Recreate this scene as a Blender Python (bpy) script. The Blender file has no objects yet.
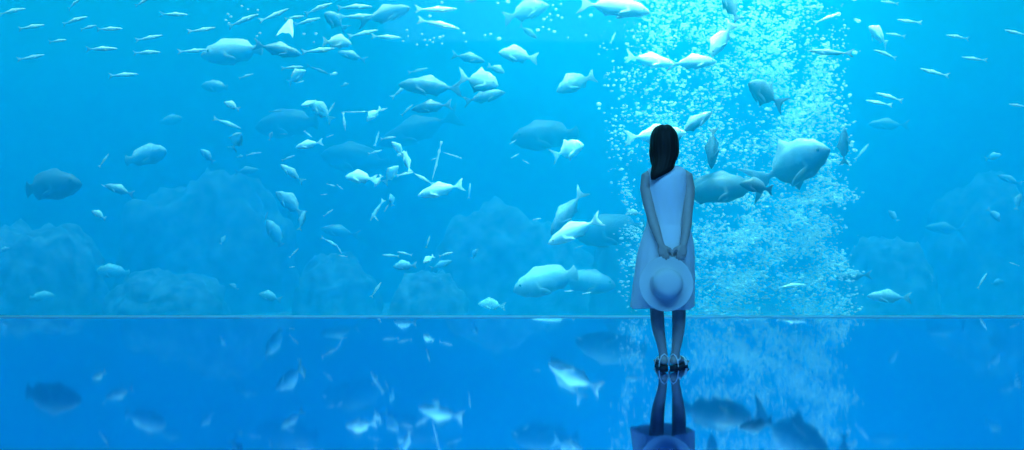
import bpy, bmesh, math, random
from mathutils import Vector, Matrix, noise

random.seed(7)
scene = bpy.context.scene
COL = scene.collection
F = 896.0          # focal length in pixels of the 1024 wide frame
EYE = 0.958        # camera height
GLASS_Y = 9.33     # distance of the acrylic pane
PI = math.pi

scene.view_settings.view_transform = 'Standard'
scene.view_settings.look = 'None'
scene.view_settings.gamma = 1.0
scene.view_settings.use_curve_mapping = False
scene.view_settings.exposure = 0.0
scene.cycles.use_denoising = True
scene.cycles.volume_bounces = 6
scene.cycles.max_bounces = 10
scene.cycles.diffuse_bounces = 3
scene.cycles.glossy_bounces = 3
scene.cycles.transparent_max_bounces = 12
scene.cycles.sample_clamp_indirect = 6.0


def at(px, py, d):
    """where a thing seen at this pixel stands at distance d"""
    return Vector(((px - 512) / F * d, d, EYE - (py - 225) / F * d))


# ------------------------------------------------------------------ materials
def new_mat(name):
    m = bpy.data.materials.new(name)
    m.use_nodes = True
    nt = m.node_tree
    for n in list(nt.nodes):
        nt.nodes.remove(n)
    out = nt.nodes.new('ShaderNodeOutputMaterial')
    return m, nt, out


def mat_plain(name, col, rough=0.5, spec=0.4, noise_scale=None, col2=None, bump=0.0, metallic=0.0, detail=4):
    m, nt, out = new_mat(name)
    b = nt.nodes.new('ShaderNodeBsdfPrincipled')
    b.inputs['Base Color'].default_value = (*col, 1)
    b.inputs['Roughness'].default_value = rough
    b.inputs['Specular IOR Level'].default_value = spec
    b.inputs['Metallic'].default_value = metallic
    if noise_scale:
        tc = nt.nodes.new('ShaderNodeTexCoord')
        nz = nt.nodes.new('ShaderNodeTexNoise')
        nz.inputs['Scale'].default_value = noise_scale
        nz.inputs['Detail'].default_value = detail
        nt.links.new(tc.outputs['Object'], nz.inputs['Vector'])
        if col2:
            r = nt.nodes.new('ShaderNodeValToRGB')
            r.color_ramp.elements[0].position = 0.35
            r.color_ramp.elements[0].color = (*col, 1)
            r.color_ramp.elements[1].position = 0.68
            r.color_ramp.elements[1].color = (*col2, 1)
            nt.links.new(nz.outputs['Fac'], r.inputs['Fac'])
            nt.links.new(r.outputs['Color'], b.inputs['Base Color'])
        if bump:
            bp = nt.nodes.new('ShaderNodeBump')
            bp.inputs['Strength'].default_value = bump
            bp.inputs['Distance'].default_value = 0.02
            nt.links.new(nz.outputs['Fac'], bp.inputs['Height'])
            nt.links.new(bp.outputs['Normal'], b.inputs['Normal'])
    nt.links.new(b.outputs['BSDF'], out.inputs['Surface'])
    return m


def mat_fish(name, back, flank, belly, rough=0.35, spec=0.5, zscale=0.1, stripes=0.0, mottled=0.0):
    """scaly skin: the back, the flank and the belly differ in colour, in some skins with painted shade"""
    m, nt, out = new_mat(name)
    b = nt.nodes.new('ShaderNodeBsdfPrincipled')
    b.inputs['Roughness'].default_value = rough
    b.inputs['Specular IOR Level'].default_value = spec
    tc = nt.nodes.new('ShaderNodeTexCoord')
    sp = nt.nodes.new('ShaderNodeSeparateXYZ')
    nt.links.new(tc.outputs['Object'], sp.inputs[0])
    mr = nt.nodes.new('ShaderNodeMapRange')
    mr.inputs['From Min'].default_value = -zscale
    mr.inputs['From Max'].default_value = zscale
    nt.links.new(sp.outputs['Z'], mr.inputs['Value'])
    nz = nt.nodes.new('ShaderNodeTexNoise')
    nz.inputs['Scale'].default_value = 9.0
    nz.inputs['Detail'].default_value = 3.0
    nt.links.new(tc.outputs['Object'], nz.inputs['Vector'])
    add = nt.nodes.new('ShaderNodeMath')
    add.operation = 'MULTIPLY_ADD'
    nt.links.new(nz.outputs['Fac'], add.inputs[0])
    add.inputs[1].default_value = 0.25 + mottled
    nt.links.new(mr.outputs['Result'], add.inputs[2])
    sub = nt.nodes.new('ShaderNodeMath')
    sub.operation = 'SUBTRACT'
    sub.inputs[1].default_value = (0.25 + mottled) * 0.5
    nt.links.new(add.outputs[0], sub.inputs[0])
    src = sub.outputs[0]
    if stripes:
        wv = nt.nodes.new('ShaderNodeTexWave')
        wv.bands_direction = 'X'
        wv.inputs['Scale'].default_value = 3.2
        wv.inputs['Distortion'].default_value = 1.2
        nt.links.new(tc.outputs['Object'], wv.inputs['Vector'])
        a2 = nt.nodes.new('ShaderNodeMath')
        a2.operation = 'MULTIPLY_ADD'
        nt.links.new(wv.outputs['Fac'], a2.inputs[0])
        a2.inputs[1].default_value = stripes
        nt.links.new(src, a2.inputs[2])
        src = a2.outputs[0]
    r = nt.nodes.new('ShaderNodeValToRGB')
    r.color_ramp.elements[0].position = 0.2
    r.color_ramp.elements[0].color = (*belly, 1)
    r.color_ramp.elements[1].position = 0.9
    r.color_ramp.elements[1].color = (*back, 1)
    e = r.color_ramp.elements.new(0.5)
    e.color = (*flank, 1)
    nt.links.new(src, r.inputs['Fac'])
    nt.links.new(r.outputs['Color'], b.inputs['Base Color'])
    vo = nt.nodes.new('ShaderNodeTexVoronoi')
    vo.inputs['Scale'].default_value = 45.0
    nt.links.new(tc.outputs['Object'], vo.inputs['Vector'])
    bp = nt.nodes.new('ShaderNodeBump')
    bp.inputs['Strength'].default_value = 0.15
    bp.inputs['Distance'].default_value = 0.004
    nt.links.new(vo.outputs['Distance'], bp.inputs['Height'])
    nt.links.new(bp.outputs['Normal'], b.inputs['Normal'])
    nt.links.new(b.outputs['BSDF'], out.inputs['Surface'])
    return m


M = {}
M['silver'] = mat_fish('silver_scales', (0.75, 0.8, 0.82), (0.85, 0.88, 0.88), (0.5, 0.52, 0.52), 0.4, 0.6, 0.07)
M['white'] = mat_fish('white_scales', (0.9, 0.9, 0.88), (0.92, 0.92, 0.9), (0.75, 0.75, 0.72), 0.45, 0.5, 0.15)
M['pale'] = mat_fish('pale_grey_scales', (0.68, 0.7, 0.72), (0.3, 0.35, 0.42), (0.13, 0.17, 0.23), 0.45, 0.4, 0.2, 0.0, 0.2)  # flank and belly darkened as painted shade below the top-lit back
M['grey'] = mat_fish('grey_scales', (0.44, 0.48, 0.54), (0.1, 0.14, 0.21), (0.06, 0.09, 0.14), 0.4, 0.5, 0.2, 0.0, 0.2)  # same painted shade: flank and belly colours lowered under a bright back
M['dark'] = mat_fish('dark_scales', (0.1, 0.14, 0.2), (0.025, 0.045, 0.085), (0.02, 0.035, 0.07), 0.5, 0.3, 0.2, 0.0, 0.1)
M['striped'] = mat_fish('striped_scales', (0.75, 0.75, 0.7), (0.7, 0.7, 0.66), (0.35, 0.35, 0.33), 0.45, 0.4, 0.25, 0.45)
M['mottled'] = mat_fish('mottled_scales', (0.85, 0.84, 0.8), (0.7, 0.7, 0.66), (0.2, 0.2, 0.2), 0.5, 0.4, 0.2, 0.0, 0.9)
M['eye'] = mat_plain('fish_eye', (0.02, 0.02, 0.025), 0.15, 0.6)


# ------------------------------------------------------------------ helpers
def link(o, parent=None):
    COL.objects.link(o)
    if parent is not None:
        o.parent = parent
    return o


def obj_from_bm(name, bm, mat, parent=None, smooth=True):
    me = bpy.data.meshes.new(name)
    bmesh.ops.recalc_face_normals(bm, faces=bm.faces)
    bm.to_mesh(me)
    bm.free()
    if mat:
        me.materials.append(mat)
    if smooth:
        for p in me.polygons:
            p.use_smooth = True
    return link(bpy.data.objects.new(name, me), parent)


def tag(o, label=None, cat=None, group=None, kind=None):
    if label:
        o['label'] = label
    if cat:
        o['category'] = cat
    if group:
        o['group'] = group
    if kind:
        o['kind'] = kind
    return o


def lerp_table(tab, t):
    if t <= tab[0][0]:
        return tab[0][1]
    for (a, va), (b, vb) in zip(tab, tab[1:]):
        if t <= b:
            k = (t - a) / (b - a)
            k = k * k * (3 - 2 * k)
            return va + (vb - va) * k
    return tab[-1][1]


def box_bm(bm, x0, x1, y0, y1, z0, z1):
    v = [bm.verts.new((x, y, z)) for x in (x0, x1) for y in (y0, y1) for z in (z0, z1)]
    for q in ((0, 1, 3, 2), (4, 6, 7, 5), (0, 4, 5, 1), (2, 3, 7, 6), (0, 2, 6, 4), (1, 5, 7, 3)):
        bm.faces.new([v[i] for i in q])


def loft(bm, rings, cap=True):
    """rings: lists of points, all of one length; closed surface through them"""
    vr = [[bm.verts.new(p) for p in r] for r in rings]
    n = len(vr[0])
    for a, b in zip(vr, vr[1:]):
        for i in range(n):
            j = (i + 1) % n
            bm.faces.new((a[i], a[j], b[j], b[i]))
    if cap:
        bm.faces.new(vr[0][::-1])
        bm.faces.new(vr[-1])
    return vr


def ring_xy(cx, cy, z, rx, ry, n=20, tilt=0.0):
    return [(cx + rx * math.cos(2 * PI * i / n), cy + ry * math.sin(2 * PI * i / n),
             z + tilt * math.sin(2 * PI * i / n)) for i in range(n)]


def tube(bm, pts, radii, n=12, squash=None):
    """closed tapering limb along pts; radii may be (r) or (ra, rb); ends rounded"""
    P = [Vector(p) for p in pts]
    rings = []
    prev = None
    for i, p in enumerate(P):
        if i == 0:
            d = P[1] - P[0]
        elif i == len(P) - 1:
            d = P[-1] - P[-2]
        else:
            d = (P[i + 1] - P[i]).normalized() + (P[i] - P[i - 1]).normalized()
        d.normalize()
        if prev is None:
            ref = Vector((0, 1, 0)) if abs(d.y) < 0.9 else Vector((1, 0, 0))
            u = (ref - d * ref.dot(d)).normalized()
        else:
            u = (prev - d * prev.dot(d)).normalized()
        prev = u
        w = d.cross(u)
        r = radii[i]
        ra, rb = r if isinstance(r, tuple) else (r, r)
        rings.append([p + u * (rb * math.sin(2 * PI * k / n)) + w * (ra * math.cos(2 * PI * k / n)) for k in range(n)])
        if i == 0 or i == len(P) - 1:
            s = -1 if i == 0 else 1
            mini = []
            for f, o in ((0.8, 0.55), (0.4, 0.9)):
                q = p + d * (s * o * min(ra, rb))
                mini.append([q + u * (rb * f * math.sin(2 * PI * k / n)) + w * (ra * f * math.cos(2 * PI * k / n)) for k in range(n)])
            if i == 0:
                rings[-1:] = [mini[1], mini[0], rings[-1]]
            else:
                rings += mini
    loft(bm, rings)


# ------------------------------------------------------------------ fish
RING = [90, 82, 65, 40, 15, -15, -40, -65, -82, -90, -98, -115, -140, -165, -195, -220, -245, -262]

# up / low: height of back and belly; wid: half thickness; dor / anal: fin crest; all over t = 0 nose .. 1 tail tip
SPEC = {
 'slender': dict(up=[(0, .004), (.08, .032), (.3, .062), (.5, .066), (.7, .045), (.84, .018), (.88, .022), (1, .1)],
                 low=[(0, .004), (.08, .03), (.3, .062), (.5, .064), (.7, .042), (.84, .016), (.88, .022), (1, .1)],
                 wid=[(0, .004), (.1, .03), (.35, .048), (.6, .04), (.84, .012), (.9, .004), (1, .002)],
                 dor=[(.4, 0), (.45, .026), (.56, .006), (.6, 0)], anal=[(.64, 0), (.68, .018), (.78, .004), (.8, 0)],
                 fork=.85, pec=(.27, .06)),
 'stout': dict(up=[(0, .006), (.05, .06), (.15, .135), (.32, .2), (.5, .185), (.68, .11), (.8, .048), (.85, .048), (1, .16)],
               low=[(0, .006), (.05, .05), (.15, .1), (.34, .155), (.5, .15), (.68, .09), (.8, .042), (.85, .048), (1, .16)],
               wid=[(0, .006), (.08, .05), (.28, .088), (.5, .078), (.7, .04), (.82, .016), (.9, .005), (1, .003)],
               dor=[(.26, 0), (.34, .075), (.55, .05), (.7, .055), (.76, 0)], anal=[(.56, 0), (.62, .07), (.74, .02), (.77, 0)],
               fork=.45, pec=(.3, .15)),
 'deep': dict(up=[(0, .01), (.05, .09), (.15, .185), (.33, .255), (.5, .235), (.68, .13), (.8, .032), (.84, .032), (.9, .09), (1, .23)],
              low=[(0, .01), (.05, .06), (.15, .13), (.36, .21), (.5, .205), (.68, .115), (.8, .03), (.84, .032), (.9, .09), (1, .23)],
              wid=[(0, .01), (.08, .055), (.28, .095), (.5, .082), (.7, .04), (.82, .014), (.9, .005), (1, .003)],
              dor=[(.42, 0), (.48, .1), (.56, .05), (.74, .02), (.78, 0)], anal=[(.48, 0), (.53, .09), (.6, .045), (.74, .02), (.78, 0)],
              fork=.7, pec=(.3, .2)),
 'long': dict(up=[(0, .006), (.06, .05), (.18, .105), (.38, .135), (.55, .12), (.72, .07), (.84, .024), (.88, .026), (1, .14)],
              low=[(0, .006), (.06, .045), (.18, .09), (.38, .12), (.55, .11), (.72, .062), (.84, .022), (.88, .026), (1, .14)],
              wid=[(0, .006), (.08, .045), (.3, .082), (.5, .075), (.7, .042), (.84, .014), (.9, .005), (1, .003)],
              dor=[(.34, 0), (.4, .03), (.5, .065), (.6, .03), (.78, .015), (.82, 0)], anal=[(.56, 0), (.62, .05), (.7, .02), (.8, .01), (.82, 0)],
              fork=.75, pec=(.28, .13)),
 'big': dict(up=[(0, .015), (.05, .085), (.16, .165), (.34, .215), (.55, .195), (.72, .12), (.83, .068), (.88, .075), (1, .125)],
             low=[(0, .015), (.05, .07), (.16, .14), (.36, .19), (.55, .17), (.72, .1), (.83, .062), (.88, .075), (1, .125)],
             wid=[(0, .012), (.08, .075), (.28, .13), (.5, .115), (.7, .06), (.83, .03), (.92, .01), (1, .004)],
             dor=[(.28, 0), (.36, .05), (.55, .04), (.7, .07), (.8, .03), (.83, 0)], anal=[(.6, 0), (.68, .065), (.78, .03), (.82, 0)],
             fork=.0, pec=(.32, .15)),
 'needle': dict(up=[(0, .002), (.12, .008), (.3, .02), (.6, .022), (.85, .008), (1, .03)],
                low=[(0, .002), (.12, .008), (.3, .02), (.6, .022), (.85, .008), (1, .03)],
                wid=[(0, .002), (.12, .008), (.3, .018), (.6, .018), (.88, .004), (1, .002)],
                dor=[(.7, 0), (.75, .03), (.82, 0)], anal=[(.7, 0), (.75, .03), (.82, 0)], fork=.6, pec=(.34, .05)),
}
FISH_NAME = {'slender': 'slender_fish', 'stout': 'stout_fish', 'deep': 'deep_bodied_fish', 'long': 'long_bodied_fish',
             'big': 'broad_fish', 'needle': 'needle_fish', 'kite': 'kite_shaped_fish'}


def fish_mesh(kind, bend):
    s = SPEC[kind]
    bm = bmesh.new()
    ts = [0, .02, .05, .09, .14, .19, .24, .29, .34, .38, .43, .48, .53, .58, .63, .68, .73, .78, .82, .85, .88, .92, .96, 1.0]
    rings = []
    for t in ts:
        up, lo, wd = lerp_table(s['up'], t), lerp_table(s['low'], t), lerp_table(s['wid'], t)
        r = []
        for a in RING:
            c, si = math.cos(math.radians(a)), math.sin(math.radians(a))
            z = si * (up if si > 0 else lo)
            y = c * wd
            x = 0.5 - t
            if a == 90:
                h = lerp_table(s['dor'], t)
                z += h
                x -= h * 0.6
            if a == -90:
                h = lerp_table(s['anal'], t)
                z -= h
                x -= h * 0.6
            if t > .85:
                k = (t - .85) / .15
                x -= s['fork'] * abs(z) * k - (s['fork'] * .02 * k)
                if s['fork'] == 0:
                    x += .35 * abs(z) * k
            r.append([x, y, z])
        rings.append(r)
    # level the tail tips so the whole fish measures one
    xmin = min(p[0] for r in rings for p in r)
    f = 1.0 / (0.5 - xmin)
    for r in rings:
        for p in r:
            p[0] = 0.5 - (0.5 - p[0]) * f
    vr = loft(bm, rings)
    bm.faces.ensure_lookup_table()
    # pectoral fins grow out of a flank face
    pt, pl = s['pec']
    ip = min(range(len(ts)), key=lambda i: abs(ts[i] - pt))
    n = len(RING)
    for side, idx in ((1, 5), (-1, 13)):
        i0 = idx if side == 1 else idx - 1
        a, b = vr[ip], vr[ip + 1]
        want = {a[i0], a[i0 + 1], b[i0], b[i0 + 1]}
        fc = next((f_ for f_ in a[i0].link_faces if set(f_.verts) == want), None)
        if fc is None:
            continue
        for step in range(3):
            ret = bmesh.ops.extrude_discrete_faces(bm, faces=[fc])
            fc = ret['faces'][0]
            cen = fc.calc_center_median()
            for v in fc.verts:
                sc = (1.25, .9, .35)[step]
                v.co = cen + (v.co - cen) * sc + Vector((-pl * .36, side * pl * .16, -pl * .16))
    # swimming bend
    for v in bm.verts:
        t = 0.5 - v.co.x
        v.co.y += bend * (t * t - 0.25 * math.sin(t * 3.0))
    bmesh.ops.recalc_face_normals(bm, faces=bm.faces)
    me = bpy.data.meshes.new(FISH_NAME[kind])
    bm.to_mesh(me)
    bm.free()
    for p in me.polygons:
        p.use_smooth = True
    return me


def kite_mesh():
    """a fish with broad wing-like fins held out to both sides, tail trailing"""
    bm = bmesh.new()
    rings = []
    W = [(0, .012), (.06, .09), (.2, .1), (.34, .16), (.52, .23), (.66, .25), (.76, .2), (.86, .1), (.94, .03), (1, .02)]
    H = [(0, .008), (.1, .05), (.35, .075), (.6, .05), (.8, .018), (1, .004)]
    for t in [0, .03, .08, .14, .2, .27, .34, .4, .46, .52, .57, .62, .67, .72, .77, .82, .88, .94, 1]:
        w, h = lerp_table(W, t), lerp_table(H, t)
        r = []
        for k in range(20):
            a = 2 * PI * k / 20
            c = math.cos(a)
            y = w * c
            z = h * math.sin(a) * (1 - .55 * abs(c))
            r.append((0.5 - t * .66 - 6.4 * y * y, y, z + .12 * y * y))
        rings.append(r)
    loft(bm, rings)
    bmesh.ops.recalc_face_normals(bm, faces=bm.faces)
    me = bpy.data.meshes.new('kite_shaped_fish')
    bm.to_mesh(me)
    bm.free()
    for p in me.polygons:
        p.use_smooth = True
    return me


BENDS = (-0.16, -0.06, 0.07, 0.15)
PROTO = {}
EYE_AT = {'slender': (.08, .012), 'stout': (.13, .045), 'deep': (.11, .05), 'long': (.1, .02), 'big': (.12, .06), 'needle': (.2, .004), 'kite': (.08, .02)}
eye_meshes = {}


def eye_mesh(r):
    key = round(r, 4)
    if key not in eye_meshes:
        bm = bmesh.new()
        bmesh.ops.create_uvsphere(bm, u_segments=10, v_segments=8, radius=r)
        me = bpy.data.meshes.new('eye')
        bm.to_mesh(me)
        bm.free()
        me.materials.append(M['eye'])
        for p in me.polygons:
            p.use_smooth = True
        eye_meshes[key] = me
    return eye_meshes[key]


def fish_proto(kind, mat, bi):
    key = (kind, mat, bi)
    if key not in PROTO:
        base = PROTO.get((kind, bi))
        if base is None:
            base = kite_mesh() if kind == 'kite' else fish_mesh(kind, BENDS[bi])
            PROTO[(kind, bi)] = base
        me = base.copy()
        me.materials.clear()
        me.materials.append(M[mat])
        PROTO[key] = me
    return PROTO[key]


def add_fish(kind, mat, px, py, L, ang, d, phi=0.0, roll=0.0, label='', group=None, bi=None):
    """ang: heading in the vertical plane, 0 = along +x, 90 = up; phi: turn toward the viewer's side; L in pixels at distance d"""
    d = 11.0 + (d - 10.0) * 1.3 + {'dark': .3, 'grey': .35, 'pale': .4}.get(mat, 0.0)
    if bi is None:
        bi = int(abs(px * 7 + py * 3)) % 4
    o = bpy.data.objects.new(FISH_NAME[kind], fish_proto(kind, mat, bi))
    link(o)
    a, p = math.radians(ang), math.radians(phi)
    fw = Vector((math.cos(a) * math.cos(p), -math.sin(p), math.sin(a) * math.cos(p)))
    up0 = Vector((-math.sin(a), 0, math.cos(a)))
    if up0.z < 0 or (abs(up0.z) < 0.05 and up0.x > 0):
        up0 = -up0
    up = (up0 - fw * up0.dot(fw)).normalized()
    up = Matrix.Rotation(math.radians(roll), 3, fw) @ up
    sd = up.cross(fw)
    R = Matrix((fw, sd, up)).transposed().to_4x4()
    size = L / F * d / max(0.3, math.cos(p))
    o.matrix_world = Matrix.Translation(at(px, py, d)) @ R @ Matrix.Scale(size, 4)
    tag(o, label, 'fish', group)
    if L >= 34 and kind not in ('needle',):
        t, z = EYE_AT[kind]
        s = SPEC.get(kind)
        for side in (1, -1):
            y = (lerp_table(s['wid'], t) if s else .05) * .9
            e = bpy.data.objects.new('eye', eye_mesh(.02 if kind in ('deep', 'stout', 'big') else .014))
            link(e, o)
            yy = side * y + (BENDS[bi] * (t * t - .25 * math.sin(t * 3)) if kind != 'kite' else 0)
            e.location = (.5 - t, yy, z)
    return o

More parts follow.
